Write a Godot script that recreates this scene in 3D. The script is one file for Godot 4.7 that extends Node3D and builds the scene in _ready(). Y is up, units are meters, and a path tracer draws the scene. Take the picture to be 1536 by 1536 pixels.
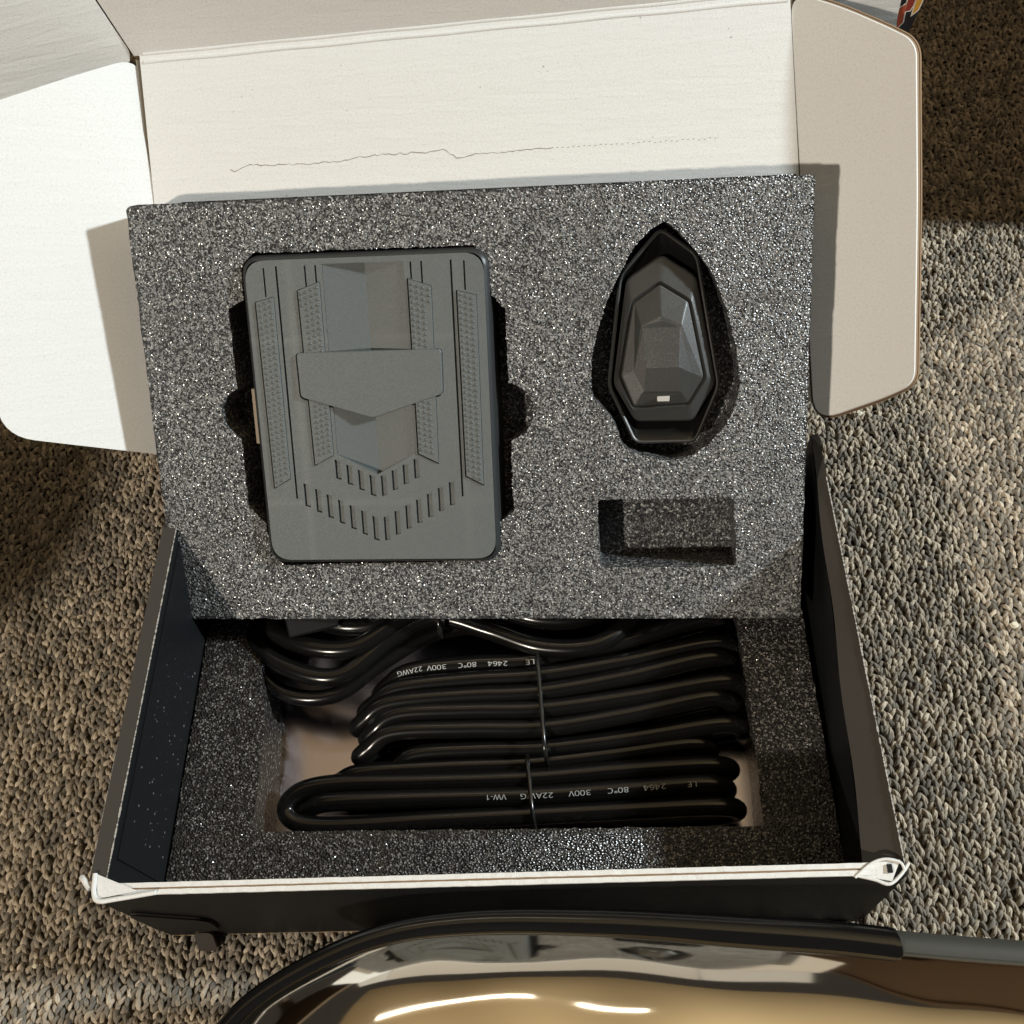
extends Node3D
# An opened mailer box with a foam tray, photographed close up on a carpet. Units are metres; most outlines are written in millimetres.

const K := 0.001
const BOX_H := 0.072
const BOX_D := 0.1604
const BOX_W := 0.25
const LID_ANGLE := 0.77
const FOAM_Y := 0.030

var rng := RandomNumberGenerator.new()
var M := {}
var taken := {}


# ---------------------------------------------------------------- mesh helper
class MB:
	var v := PackedVector3Array()
	var n := PackedVector3Array()

	func tri(a: Vector3, b: Vector3, c: Vector3) -> void:   # counter-clockwise seen from outside
		var nn := (b - a).cross(c - a)
		if nn.length_squared() < 1e-24:
			return
		nn = nn.normalized()
		v.append_array([a, c, b])
		n.append_array([nn, nn, nn])

	func quad(a: Vector3, b: Vector3, c: Vector3, d: Vector3) -> void:
		tri(a, b, c)
		tri(a, c, d)

	func trin(a: Vector3, b: Vector3, c: Vector3, na: Vector3, nb: Vector3, nc: Vector3) -> void:
		v.append_array([a, c, b])
		n.append_array([na, nc, nb])

	func put(am: ArrayMesh, m: Material) -> void:
		if v.size() == 0:
			return
		var a := []
		a.resize(Mesh.ARRAY_MAX)
		a[Mesh.ARRAY_VERTEX] = v
		a[Mesh.ARRAY_NORMAL] = n
		am.add_surface_from_arrays(Mesh.PRIMITIVE_TRIANGLES, a)
		am.surface_set_material(am.get_surface_count() - 1, m)

	func mesh(m: Material) -> ArrayMesh:
		var am := ArrayMesh.new()
		put(am, m)
		return am


func lin(r: float, g: float, b: float) -> Color:
	return Color(r, g, b).linear_to_srgb()


func numbered(called: String) -> String:
	if not taken.has(called):
		taken[called] = 0
		return called
	taken[called] += 1
	return "%s_%03d" % [called, taken[called]]


func tag(o: Node, label: String, category: String, group := "", kind := "") -> void:
	if label: o.set_meta("label", label)
	if category: o.set_meta("category", category)
	if group: o.set_meta("group", group)
	if kind: o.set_meta("kind", kind)


func thing(called: String, label: String, category: String, xf := Transform3D(), group := "") -> Node3D:
	var o := Node3D.new()
	o.name = numbered(called)
	o.transform = xf
	add_child(o, true)
	tag(o, label, category, group)
	return o


func obj(called: String, mesh: Mesh, parent: Node, xf := Transform3D()) -> MeshInstance3D:
	var o := MeshInstance3D.new()
	var base := called
	var k := 0
	while parent.has_node(NodePath(base)):
		k += 1
		base = "%s_%03d" % [called, k]
	o.name = base
	o.mesh = mesh
	o.transform = xf
	parent.add_child(o, true)
	return o


# ---------------------------------------------------------------- shapes
func poly_mm(a: Array) -> PackedVector2Array:
	var p := PackedVector2Array()
	for q in a:
		p.append(Vector2(q[0], q[1]) * K)
	return ccw(p)


func ccw(p: PackedVector2Array) -> PackedVector2Array:
	var s := 0.0
	for i in p.size():
		s += p[i].cross(p[(i + 1) % p.size()])
	if s < 0.0:
		p.reverse()
	return p


func round_poly(p: PackedVector2Array, r: float, seg := 4) -> PackedVector2Array:
	var out := PackedVector2Array()
	for i in p.size():
		var a := p[(i - 1 + p.size()) % p.size()]
		var b := p[i]
		var c := p[(i + 1) % p.size()]
		var d1 := (a - b)
		var d2 := (c - b)
		var t: float = minf(r, minf(d1.length(), d2.length()) * 0.45)
		var s := b + d1.normalized() * t
		var e := b + d2.normalized() * t
		for k in seg + 1:
			var u := float(k) / seg
			out.append(s * (1 - u) * (1 - u) + b * 2 * u * (1 - u) + e * u * u)
	return out


func dense(p: PackedVector2Array, step: float, jitter: float) -> PackedVector2Array:
	var out := PackedVector2Array()
	for i in p.size():
		var a := p[i]
		var b := p[(i + 1) % p.size()]
		var k: int = maxi(1, int(round(a.distance_to(b) / step)))
		for j in k:
			out.append(a.lerp(b, float(j) / k) + Vector2(rng.randf_range(-jitter, jitter), rng.randf_range(-jitter, jitter)))
	return out


func rect(w: float, h: float) -> PackedVector2Array:
	return PackedVector2Array([Vector2(-w, -h) / 2, Vector2(w, -h) / 2, Vector2(w, h) / 2, Vector2(-w, h) / 2])


func inset(p: PackedVector2Array, d: float) -> PackedVector2Array:   # towards the inside of a counter-clockwise outline
	var out := PackedVector2Array()
	for i in p.size():
		var a := p[(i - 1 + p.size()) % p.size()]
		var b := p[i]
		var c := p[(i + 1) % p.size()]
		var n1 := (b - a).normalized().orthogonal() * -1.0
		var n2 := (c - b).normalized().orthogonal() * -1.0
		n1 = Vector2(-(b - a).normalized().y, (b - a).normalized().x)
		n2 = Vector2(-(c - b).normalized().y, (c - b).normalized().x)
		var m := (n1 + n2)
		if m.length() < 1e-6:
			m = n1
		m = m.normalized()
		out.append(b + m * d / maxf(0.4, m.dot(n1)))
	return out


func v3(p: Vector2, z: float) -> Vector3:
	return Vector3(p.x, p.y, z)


func cap(mb: MB, p: PackedVector2Array, z: float, up := true) -> void:
	var t := Geometry2D.triangulate_polygon(p)
	for i in range(0, t.size(), 3):
		var a := p[t[i]]
		var b := p[t[i + 1]]
		var c := p[t[i + 2]]
		if ((b - a).cross(c - a) > 0.0) == up:
			mb.tri(v3(a, z), v3(b, z), v3(c, z))
		else:
			mb.tri(v3(a, z), v3(c, z), v3(b, z))


func rings(mb: MB, a: PackedVector2Array, za: float, b: PackedVector2Array, zb: float) -> void:   # the band from outline a up to outline b
	for i in a.size():
		var j := (i + 1) % a.size()
		mb.quad(v3(a[i], za), v3(a[j], za), v3(b[j], zb), v3(b[i], zb))


func plate(p: PackedVector2Array, z0: float, z1: float, bev: float, m: Material) -> ArrayMesh:   # a raised piece with a chamfered upper edge
	var mb := MB.new()
	var q := inset(p, bev)
	rings(mb, p, z0, p, z1 - bev)
	rings(mb, p, z1 - bev, q, z1)
	cap(mb, q, z1)
	cap(mb, p, z0, false)
	return mb.mesh(m)


func board(p: PackedVector2Array, t: float, front: Material, back: Material, edge: Material, flare := 0.0) -> ArrayMesh:   # a sheet of cardboard, its front at z = 0
	var am := ArrayMesh.new()
	var f := MB.new()
	cap(f, p, 0.0)
	f.put(am, front)
	var lip := inset(p, -flare * 0.22)   # a slanting cut shows the layers from the front
	var mid := inset(p, -flare * 0.72)
	var low := inset(p, -flare)
	var b := MB.new()
	cap(b, low, -t, false)
	b.put(am, back)
	var e := MB.new()
	# paper liners on both faces with the brown fluting a little behind them
	rings(e, lip, -t * 0.22, p, 0.0)
	var c := MB.new()
	rings(c if flare > 0.0 else e, low, -t, mid, -t * 0.78)
	e.put(am, front)
	rings(c, inset(mid, t * 0.1), -t * 0.8, inset(lip, t * 0.1), -t * 0.2)
	c.put(am, edge)
	return am


func box(mb: MB, lo: Vector3, hi: Vector3) -> void:
	var a := PackedVector2Array([Vector2(lo.x, lo.y), Vector2(hi.x, lo.y), Vector2(hi.x, hi.y), Vector2(lo.x, hi.y)])
	rings(mb, a, lo.z, a, hi.z)
	cap(mb, a, hi.z)
	cap(mb, a, lo.z, false)


func catmull(p: PackedVector3Array, sub: int, closed := false) -> PackedVector3Array:
	var out := PackedVector3Array()
	var last := p.size() if closed else p.size() - 1
	for i in last:
		var a := p[(i - 1 + p.size()) % p.size()] if closed or i > 0 else p[0]
		var b := p[i]
		var c := p[(i + 1) % p.size()]
		var d := p[(i + 2) % p.size()] if closed or i + 2 < p.size() else p[p.size() - 1]
		for k in sub:
			out.append(b.cubic_interpolate(c, a, d, float(k) / sub))
	if not closed:
		out.append(p[p.size() - 1])
	return out


func tube(mb: MB, p: PackedVector3Array, r: float, sides := 14, closed := false, radii := PackedFloat32Array(), flat := 1.0) -> void:
	var count := p.size()
	var side := Vector3.ZERO
	var ring := []
	var nrm := []
	for i in count:
		var t: Vector3
		if closed:
			t = (p[(i + 1) % count] - p[(i - 1 + count) % count]).normalized()
		else:
			t = (p[mini(i + 1, count - 1)] - p[maxi(i - 1, 0)]).normalized()
		if i == 0:
			side = t.cross(Vector3.UP)
			if side.length() < 0.2:
				side = t.cross(Vector3.RIGHT)
		side = (side - t * side.dot(t)).normalized()
		var up := side.cross(t).normalized()
		var rr := r if radii.is_empty() else radii[i]
		var a := PackedVector3Array()
		var b := PackedVector3Array()
		for k in sides:
			var g := TAU * k / sides
			var d := side * cos(g) + up * sin(g) * flat
			a.append(p[i] + d * rr)
			b.append((side * cos(g) + up * sin(g) / flat).normalized())
		ring.append(a)
		nrm.append(b)
	for i in (count if closed else count - 1):
		var j := (i + 1) % count
		for k in sides:
			var l := (k + 1) % sides
			mb.trin(ring[i][l], ring[i][k], ring[j][k], nrm[i][l], nrm[i][k], nrm[j][k])
			mb.trin(ring[i][l], ring[j][k], ring[j][l], nrm[i][l], nrm[j][k], nrm[j][l])
	if not closed:
		for k in sides:
			var l := (k + 1) % sides
			mb.tri(p[0], ring[0][k], ring[0][l])
			mb.tri(p[count - 1], ring[count - 1][l], ring[count - 1][k])


# ---------------------------------------------------------------- materials
func noise_image(kind: int, freq: float, side: int, sd: int, octaves := 1, ret := FastNoiseLite.RETURN_DISTANCE) -> Image:
	var f := FastNoiseLite.new()
	f.seed = sd
	f.noise_type = kind
	f.frequency = freq
	f.fractal_type = FastNoiseLite.FRACTAL_FBM if octaves > 1 else FastNoiseLite.FRACTAL_NONE
	f.fractal_octaves = octaves
	f.cellular_return_type = ret
	f.cellular_jitter = 1.0
	return f.get_seamless_image(side, side)


func tex(im: Image) -> ImageTexture:
	return ImageTexture.create_from_image(im)


func ramp(im: Image, stops: Array) -> ImageTexture:   # grey levels to linear colours: [[level, Color], ...]
	var g := Gradient.new()
	g.offsets = PackedFloat32Array(stops.map(func(s): return s[0]))
	g.colors = PackedColorArray(stops.map(func(s): return s[1]))
	var lut := []
	for i in 256:
		lut.append(g.sample(i / 255.0).linear_to_srgb())
	var out := Image.create(im.get_width(), im.get_height(), false, Image.FORMAT_RGB8)
	im.convert(Image.FORMAT_L8)
	var d := im.get_data()
	var o := PackedByteArray()
	o.resize(d.size() * 3)
	for i in d.size():
		var c: Color = lut[d[i]]
		o[i * 3] = c.r8
		o[i * 3 + 1] = c.g8
		o[i * 3 + 2] = c.b8
	out.set_data(im.get_width(), im.get_height(), false, Image.FORMAT_RGB8, o)
	return tex(out)


func mat(called: String, c: Color, rough: float, spec := 0.5) -> StandardMaterial3D:
	var m := StandardMaterial3D.new()
	m.resource_name = called
	m.albedo_color = c
	m.roughness = rough
	m.metallic_specular = spec
	M[called] = m
	return m


func relief(m: StandardMaterial3D, height: Texture2D, repeat: float, depth_mm: float, albedo: Texture2D = null) -> void:   # repeat: metres covered by one tile
	m.uv1_triplanar = true
	m.uv1_scale = Vector3.ONE / repeat
	if height:
		m.heightmap_enabled = true
		m.heightmap_texture = height
		m.heightmap_scale = depth_mm * 0.1
	if albedo:
		m.albedo_texture = albedo


func materials() -> void:
	var cells := noise_image(FastNoiseLite.TYPE_CELLULAR, 0.11, 1024, 11)
	var flecks := noise_image(FastNoiseLite.TYPE_CELLULAR, 0.13, 1024, 23, 1, FastNoiseLite.RETURN_CELL_VALUE)
	var grain := noise_image(FastNoiseLite.TYPE_SIMPLEX, 0.22, 512, 5, 2)
	var paper := noise_image(FastNoiseLite.TYPE_SIMPLEX, 0.09, 512, 7, 3)
	var fine := noise_image(FastNoiseLite.TYPE_SIMPLEX, 0.3, 512, 9, 2)
	var g := tex(grain)
	# foam: closed cells with shiny skins, some of them cut open and pale
	var f := mat("foam", Color.WHITE, 0.24, 0.6)
	relief(f, tex(cells), 0.085, 0.6, ramp(flecks, [[0.0, Color(0.02, 0.021, 0.023)], [0.4, Color(0.046, 0.047, 0.05)], [0.7, Color(0.11, 0.112, 0.115)], [0.88, Color(0.25, 0.253, 0.255)], [1.0, Color(0.62, 0.62, 0.615)]]))
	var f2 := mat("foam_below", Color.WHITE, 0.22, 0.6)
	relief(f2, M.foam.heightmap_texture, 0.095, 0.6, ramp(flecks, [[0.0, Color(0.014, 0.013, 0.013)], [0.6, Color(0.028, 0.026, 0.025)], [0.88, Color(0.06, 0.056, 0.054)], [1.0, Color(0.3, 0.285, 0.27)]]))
	mat("cell_skin", lin(0.27, 0.275, 0.28), 0.2, 0.8)
	mat("cell_skin_dark", lin(0.30, 0.29, 0.28), 0.17, 0.9)
	# white liner board with grey recycled specks and faint flute lines
	var w := mat("white_board", Color.WHITE, 0.75, 0.35)
	relief(w, g, 0.06, 0.07, ramp(paper, [[0.0, Color(0.55, 0.54, 0.52)], [0.18, Color(0.735, 0.73, 0.71)], [0.6, Color(0.765, 0.76, 0.745)], [1.0, Color(0.79, 0.785, 0.775)]]))
	var fl := Image.create(256, 256, false, Image.FORMAT_L8)
	var wob := FastNoiseLite.new()
	wob.seed = 2
	wob.frequency = 0.012
	for y in 256:
		for x in 256:
			var a := wob.get_noise_2d(x, y * 6.0)
			var v := 0.5 + 0.5 * sin(TAU * y / 32.0) * clampf(0.3 + a * 1.6, 0.0, 1.0)
			fl.set_pixel(x, y, Color(v, v, v))
	fl.convert(Image.FORMAT_RGBA8)
	fl.bump_map_to_normal_map(3.0)
	w.normal_enabled = true
	w.normal_texture = tex(fl)
	w.normal_scale = 0.22
	mat("flute", lin(0.30, 0.20, 0.125), 0.9, 0.2)
	mat("brown_board", lin(0.34, 0.245, 0.155), 0.42, 0.5)
	var film := mat("bronze_film", lin(0.58, 0.56, 0.66), 0.24, 0.5)
	film.metallic = 1.0
	relief(M.brown_board, g, 0.06, 0.03)
	var black := mat("black_board", lin(0.0085, 0.0095, 0.0105), 0.5, 0.32)
	relief(black, g, 0.08, 0.03)
	var sleeve := mat("brown_black_board", lin(0.055, 0.049, 0.043), 0.6, 0.35)
	relief(sleeve, g, 0.08, 0.03)
	mat("worn", lin(0.42, 0.40, 0.37), 0.9, 0.2)
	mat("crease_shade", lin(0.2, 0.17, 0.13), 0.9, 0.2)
	mat("crack", lin(0.27, 0.235, 0.19), 0.95, 0.1)
	mat("dust", lin(0.35, 0.35, 0.34), 0.9, 0.2)
	mat("print_black", lin(0.008, 0.009, 0.014), 0.4)
	mat("print_white", lin(0.75, 0.72, 0.66), 0.5)
	mat("print_red", lin(0.24, 0.028, 0.018), 0.45)
	mat("print_orange", lin(0.36, 0.06, 0.022), 0.45)
	mat("print_yellow", lin(0.55, 0.27, 0.035), 0.45)
	# device plastic
	var p := mat("grey_plastic", lin(0.118, 0.134, 0.138), 0.48, 0.5)
	relief(p, tex(fine), 0.06, 0.13, ramp(fine, [[0.0, Color(0.6, 0.6, 0.6)], [0.5, Color(0.95, 0.95, 0.95)], [1.0, Color(1, 1, 1)]]))
	var p2 := mat("side_plastic", lin(0.028, 0.03, 0.031), 0.38, 0.5)
	relief(p2, M.grey_plastic.heightmap_texture, 0.05, 0.04)
	var p3 := mat("fob_plastic", lin(0.048, 0.048, 0.046), 0.4, 0.6)
	relief(p3, M.grey_plastic.heightmap_texture, 0.05, 0.09, M.grey_plastic.albedo_texture)
	mat("fob_gloss", lin(0.008, 0.008, 0.008), 0.25, 0.5)
	mat("indicator", lin(0.55, 0.53, 0.5), 0.3)
	mat("beige_label", lin(0.32, 0.25, 0.18), 0.6)
	# cable
	mat("cable", lin(0.006, 0.0058, 0.0055), 0.2, 0.5)
	mat("tie", lin(0.012, 0.012, 0.012), 0.2, 0.6)
	mat("cable_print", lin(0.42, 0.42, 0.41), 0.7)
	mat("connector", lin(0.01, 0.01, 0.0105), 0.3, 0.5)
	# mirror
	var mi := mat("mirror", lin(0.86, 0.80, 0.70), 0.07, 0.5)
	mi.metallic = 1.0
	mat("mirror_rim", lin(0.006, 0.006, 0.006), 0.16, 0.55)
	mat("gasket", lin(0.05, 0.049, 0.043), 0.6, 0.4)
	relief(M.gasket, g, 0.03, 0.04)
	# carpet
	var y := mat("yarn", Color.WHITE, 0.95, 0.15)
	y.vertex_color_use_as_albedo = true
	relief(y, g, 0.012, 0.2)
	y.rim_enabled = true
	y.rim = 0.35
	y.rim_tint = 0.6
	mat("carpet_back", lin(0.09, 0.075, 0.055), 0.98, 0.1)
	mat("cabinet_wood", lin(0.20, 0.135, 0.085), 0.5)
	mat("crumb", lin(0.75, 0.70, 0.55), 0.8)


# ---------------------------------------------------------------- the scene
func _ready() -> void:
	rng.seed = 4
	stage()
	materials()
	carpet()
	cabinet()
	side_table()
	mailer_box()
	lower_foam()
	upper_tray()
	control_box()
	key_fob()
	cables()
	mirror_shell()
	crumbs()


func stage() -> void:
	var cam := Camera3D.new()
	cam.name = "camera"
	cam.fov = rad_to_deg(2.0 * atan(768.0 / 1526.97))
	cam.near = 0.02
	cam.far = 30.0
	cam.position = Vector3(0.0406, 0.3914, 0.1477)
	cam.basis = Basis.from_euler(Vector3(-1.0046, 0.1554, -0.1885), EULER_ORDER_YXZ)
	cam.current = true
	add_child(cam)
	var env := Environment.new()
	env.background_mode = Environment.BG_COLOR
	env.background_color = lin(0.035, 0.031, 0.026)
	env.tonemap_mode = Environment.TONE_MAPPER_LINEAR
	env.tonemap_exposure = 1.0
	env.sdfgi_enabled = true
	env.ssao_enabled = true
	env.ssil_enabled = true
	var we := WorldEnvironment.new()
	we.name = "environment"
	we.environment = env
	add_child(we)
	# a warm lamp to the front left and a cooler one to the right
	lamp("front_left_lamp", Vector3(-0.455, 0.558, 0.694) * 1.7 + Vector3(0, 0.06, -0.03), Color(1.0, 0.955, 0.885), 1.86, 0.03)
	lamp("right_lamp", Vector3(0.869, 0.494, -0.02) * 1.6 + Vector3(0, 0.06, -0.06), Color(0.94, 0.985, 1.0), 2.9, 0.05)
	# the part of the ceiling that the mirror and the film in the box reflect
	var mb := MB.new()
	box(mb, Vector3(-1.4, 2.25, -2.7), Vector3(3.2, 2.33, 0.0))
	var lampo := thing("ceiling_lamp", "long white lamp fixed to the ceiling high above the box", "lamp", Transform3D(Basis.IDENTITY, Vector3(-0.35, 2.2, -1.25)))
	var lm := mat("lamp_glow", lin(0.8, 0.78, 0.72), 0.5)
	lm.emission_enabled = true
	lm.emission = lin(1.0, 0.9, 0.74)
	lm.emission_energy_multiplier = 1.7
	var lb := MB.new()
	box(lb, Vector3(-0.36, -0.02, -0.04), Vector3(0.36, 0.0, 0.04))
	obj("diffuser", lb.mesh(lm), lampo)
	lb = MB.new()
	box(lb, Vector3(-0.37, 0.0005, -0.05), Vector3(0.37, 0.0495, 0.05))
	obj("fitting", lb.mesh(mat("lamp_fitting", lin(0.6, 0.58, 0.52), 0.6)), lampo)
	var al := AreaLight3D.new()
	al.name = "ceiling_light"
	al.area_size = Vector2(0.72, 0.08)
	al.light_color = Color(1.0, 0.95, 0.86)
	al.light_energy = 0.12
	al.shadow_enabled = true
	al.position = Vector3(-0.35, 2.177, -1.25)
	al.rotation.x = -PI / 2
	add_child(al)
	obj("ceiling", mb.mesh(mat("ceiling_paint", lin(0.84, 0.60, 0.33), 0.9, 0.2)), self).set_meta("kind", "structure")


func lamp(called: String, at: Vector3, c: Color, e: float, size: float) -> void:
	var l := OmniLight3D.new()
	l.name = called
	l.position = at
	l.light_color = c
	l.light_energy = e
	l.light_size = size
	l.omni_range = 6.0
	l.omni_attenuation = 2.0
	l.shadow_enabled = true
	add_child(l)


func carpet() -> void:
	var mb := MB.new()
	box(mb, Vector3(-1.5, -1.5, -0.02), Vector3(1.5, 1.5, 0.0))
	var f := obj("floor", mb.mesh(M.carpet_back), self, Transform3D(Basis(Vector3.RIGHT, -PI / 2), Vector3.ZERO))
	f.set_meta("kind", "structure")
	# one strand of looped yarn: three plies twisted round each other and arched over
	var y := MB.new()
	for s in 3:
		var p := PackedVector3Array()
		for i in 8:
			var t := i / 7.0
			var a := t * PI * 1.3 + s * TAU / 3.0
			p.append(Vector3(cos(a) * 0.00038, sin(PI * t) * 0.0017 + sin(a) * 0.00036, (t - 0.5) * 0.0047))
		var r := PackedFloat32Array([0.00036, 0.00048, 0.00054, 0.00058, 0.00058, 0.00054, 0.00048, 0.00036])
		tube(y, p, 0.001, 5, false, r)
	var mm := MultiMesh.new()
	mm.transform_format = MultiMesh.TRANSFORM_3D
	mm.use_colors = true
	mm.mesh = y.mesh(M.yarn)
	var xs := []
	var cs := []
	var tone := FastNoiseLite.new()
	tone.seed = 3
	tone.frequency = 60.0
	var z := -0.60
	var x := -0.40
	while x < 0.40:
		z = -0.60 + rng.randf() * 0.004
		while z < 0.20:
			var xx := x + tone.get_noise_2d(z * 0.3, x * 0.3) * 0.004
			if not (absf(xx) < 0.117 and absf(z) < 0.073):
				for s in [-1, 1]:
					var b := Basis(Vector3.UP, s * 0.40 + rng.randf_range(-0.3, 0.3)) * Basis(Vector3.RIGHT, rng.randf_range(-0.2, 0.2)) * Basis(Vector3.BACK, rng.randf_range(-0.4, 0.4))
					b = b.scaled(Vector3.ONE * rng.randf_range(0.82, 1.18))
					xs.append(Transform3D(b, Vector3(xx + s * 0.0009 + rng.randf_range(-0.0004, 0.0004), rng.randf_range(-0.0006, 0.0004), z + (0.0 if s < 0 else 0.0006) + rng.randf_range(-0.0005, 0.0005))))
					var k := rng.randf() + tone.get_noise_2d(x, z) * 0.3
					var c := Color(0.46, 0.39, 0.305)
					if k < 0.14:
						c = Color(0.21, 0.188, 0.158)
					elif k < 0.42:
						c = Color(0.30, 0.263, 0.215)
					elif k > 0.84:
						c = Color(0.66, 0.565, 0.44)
					c = c * rng.randf_range(0.85, 1.12)
					c.a = 1.0
					cs.append(c)
			z += 0.0030
		x += 0.0039
	mm.instance_count = xs.size()
	for i in xs.size():
		mm.set_instance_transform(i, xs[i])
		mm.set_instance_color(i, cs[i])
	var o := MultiMeshInstance3D.new()
	o.name = "carpet_pile"
	o.multimesh = mm
	add_child(o, true)
	tag(o, "flecked tan and grey loop pile carpet under the opened box", "carpet", "", "stuff")


func cabinet() -> void:   # low furniture just outside the picture, whose shade lies on the carpet at the upper right
	var o := thing("low_cabinet", "low brown wooden cabinet standing on the carpet right of the box", "cabinet", Transform3D(Basis.IDENTITY, Vector3(0.62, 0, -0.716)))
	var mb := MB.new()
	box(mb, Vector3(-0.25, 0.03, -0.48), Vector3(0.25, 0.36, 0.48))
	obj("carcass", mb.mesh(M.cabinet_wood), o)
	mb = MB.new()
	box(mb, Vector3(-0.262, 0.3605, -0.492), Vector3(0.262, 0.385, 0.492))
	obj("top", mb.mesh(M.cabinet_wood), o)
	mb = MB.new()
	box(mb, Vector3(-0.24, 0.0, -0.47), Vector3(0.24, 0.0295, 0.47))
	obj("plinth", mb.mesh(M.cabinet_wood), o)


func side_table() -> void:   # stands outside the picture; its top shades the carpet behind the left flap
	var o := thing("side_table", "brown wooden side table standing on the carpet left of the box", "table", Transform3D(Basis.IDENTITY, Vector3(-0.70, 0, -0.28)))
	var mb := MB.new()
	box(mb, Vector3(-0.32, 0.30, -0.58), Vector3(0.32, 0.325, 0.58))
	obj("table_top", mb.mesh(M.cabinet_wood), o)
	for sx in [-1, 1]:
		for sz in [-1, 1]:
			mb = MB.new()
			box(mb, Vector3(sx * 0.29 - 0.02, 0.0, sz * 0.55 - 0.02), Vector3(sx * 0.29 + 0.02, 0.2995, sz * 0.55 + 0.02))
			obj("leg", mb.mesh(M.cabinet_wood), o)


func mailer_box() -> void:
	var b := thing("mailer_box", "opened black cardboard mailer box with white lined lid standing up", "box")
	var hw := BOX_W / 2
	var hd := BOX_D / 2
	var h := BOX_H
	var mb := MB.new()
	box(mb, Vector3(-hw, 0.0006, -hd), Vector3(hw, 0.0026, hd))
	obj("bottom_panel", mb.mesh(M.brown_board), b)
	mb = MB.new()
	box(mb, Vector3(-0.112, 0.0030, -0.07), Vector3(0.112, 0.0036, 0.0745))
	obj("bottom_film", mb.mesh(M.bronze_film), b)
	# left wall: two boards with a gap, folded over at the top
	var wall_left := ArrayMesh.new()
	mb = MB.new()
	box(mb, Vector3(-0.1252, 0.003, -hd), Vector3(-0.1200, h - 0.0004, hd - 0.0045))
	mb.put(wall_left, M.black_board)
	mb = MB.new()
	box(mb, Vector3(-0.1256, h - 0.0004, -hd), Vector3(-0.1199, h, hd - 0.0048))
	mb.put(wall_left, M.brown_black_board)
	var wl := obj("side_wall", wall_left, b)
	obj("worn_edge", worn(Vector3(-0.1200, h, -hd), Vector3(-0.1200, h, hd - 0.005), 0.00034), wl)
	obj("worn_edge", worn(Vector3(-0.1256, h - 0.0002, 0.03), Vector3(-0.1256, h - 0.0002, hd - 0.005), 0.0002), wl)
	mb = MB.new()
	box(mb, Vector3(-0.1200, FOAM_Y + 0.0004, -0.055), Vector3(-0.1195, h - 0.004, 0.068))
	obj("inner_flap", mb.mesh(M.black_board), wl)
	var du := MB.new()
	for i in 60:
		var at := Vector3(-0.11945, rng.randf_range(FOAM_Y + 0.003, h - 0.008), -0.02 + 0.08 * pow(rng.randf(), 0.7))
		var s := rng.randf_range(0.00015, 0.00055)
		var pp := PackedVector2Array()
		for k in 5:
			pp.append(Vector2(cos(TAU * k / 5), sin(TAU * k / 5)) * s * rng.randf_range(0.5, 1.2))
		for k in 5:
			var l := (k + 1) % 5
			du.tri(at + Vector3(0.00012, 0, 0), at + Vector3(0, pp[l].x, pp[l].y), at + Vector3(0, pp[k].x, pp[k].y))
			du.tri(at + Vector3(0.00012, 0, 0), at + Vector3(0, pp[k].x, pp[k].y), at + Vector3(0, pp[l].x, pp[l].y))
	obj("foam_dust", du.mesh(M.dust), wl).set_meta("kind", "stuff")
	# right wall: the fold at the top opens out towards the front
	var wall_right := ArrayMesh.new()
	mb = MB.new()
	var o0 := Vector3(0.1252, h, -hd)
	var o1 := Vector3(0.1252, h, hd - 0.003)
	var i0 := Vector3(0.1225, h - 0.0012, -hd)
	var i1 := Vector3(0.1142, h - 0.0045, hd - 0.004)
	var n0 := Vector3(0.1195, 0.003, -hd)
	var n1 := Vector3(0.1172, 0.003, hd - 0.004)
	var g0 := Vector3(0.1252, 0.003, -hd)
	var g1 := Vector3(0.1252, 0.003, hd - 0.003)
	mb.quad(n1, n0, i0, i1)
	mb.quad(g0, g1, o1, o0)
	mb.quad(n0, g0, o0, i0)
	mb.quad(g1, n1, i1, o1)
	mb.put(wall_right, M.black_board)
	mb = MB.new()
	var last_a := i0
	var last_b := o0
	for k in range(1, 25):   # a slightly rippled fold
		var t := k / 24.0
		var a := i0.lerp(i1, t) + Vector3(sin(t * 17.0) * 0.0004, 0, 0)
		var c := o0.lerp(o1, t) + Vector3(0, 0.0003, 0)
		mb.quad(last_a, a, c, last_b)
		last_a = a
		last_b = c
	mb.put(wall_right, M.brown_black_board)
	var wr := obj("side_wall", wall_right, b)
	obj("worn_edge", worn(o0 + Vector3(-0.0003, 0.0001, 0.02), o1 + Vector3(-0.0003, 0.0003, 0), 0.00034), wr)
	# back wall
	mb = MB.new()
	box(mb, Vector3(-0.1195, 0.003, -hd), Vector3(0.1195, h - 0.001, -hd + 0.003))
	obj("back_wall", mb.mesh(M.black_board), b)
	# front wall: two boards, their white liners and brown fluting bare along the top
	mb = MB.new()
	var fw := ArrayMesh.new()
	box(mb, Vector3(-0.1254, 0.003, hd - 0.0036), Vector3(0.1252, h - 0.0009, hd))
	mb.put(fw, M.black_board)
	var wf := obj("front_wall", fw, b)
	for k in 2:
		var z0 := hd - 0.0037 + k * 0.0021
		obj("board_edge", ragged_bar(Vector3(-0.1235, h - 0.0009, z0), Vector3(0.1165, h - 0.0009, z0 + 0.0015), 0.0009, 0.0001, M.white_board), wf)
	mb = MB.new()
	box(mb, Vector3(-0.1232, h - 0.00088, hd - 0.0023), Vector3(0.116, h - 0.0003, hd - 0.0015))
	obj("fluting", mb.mesh(M.flute), wf)
	# the folded corners where the front meets the sides
	corner_left(b)
	corner_right(b)
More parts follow.
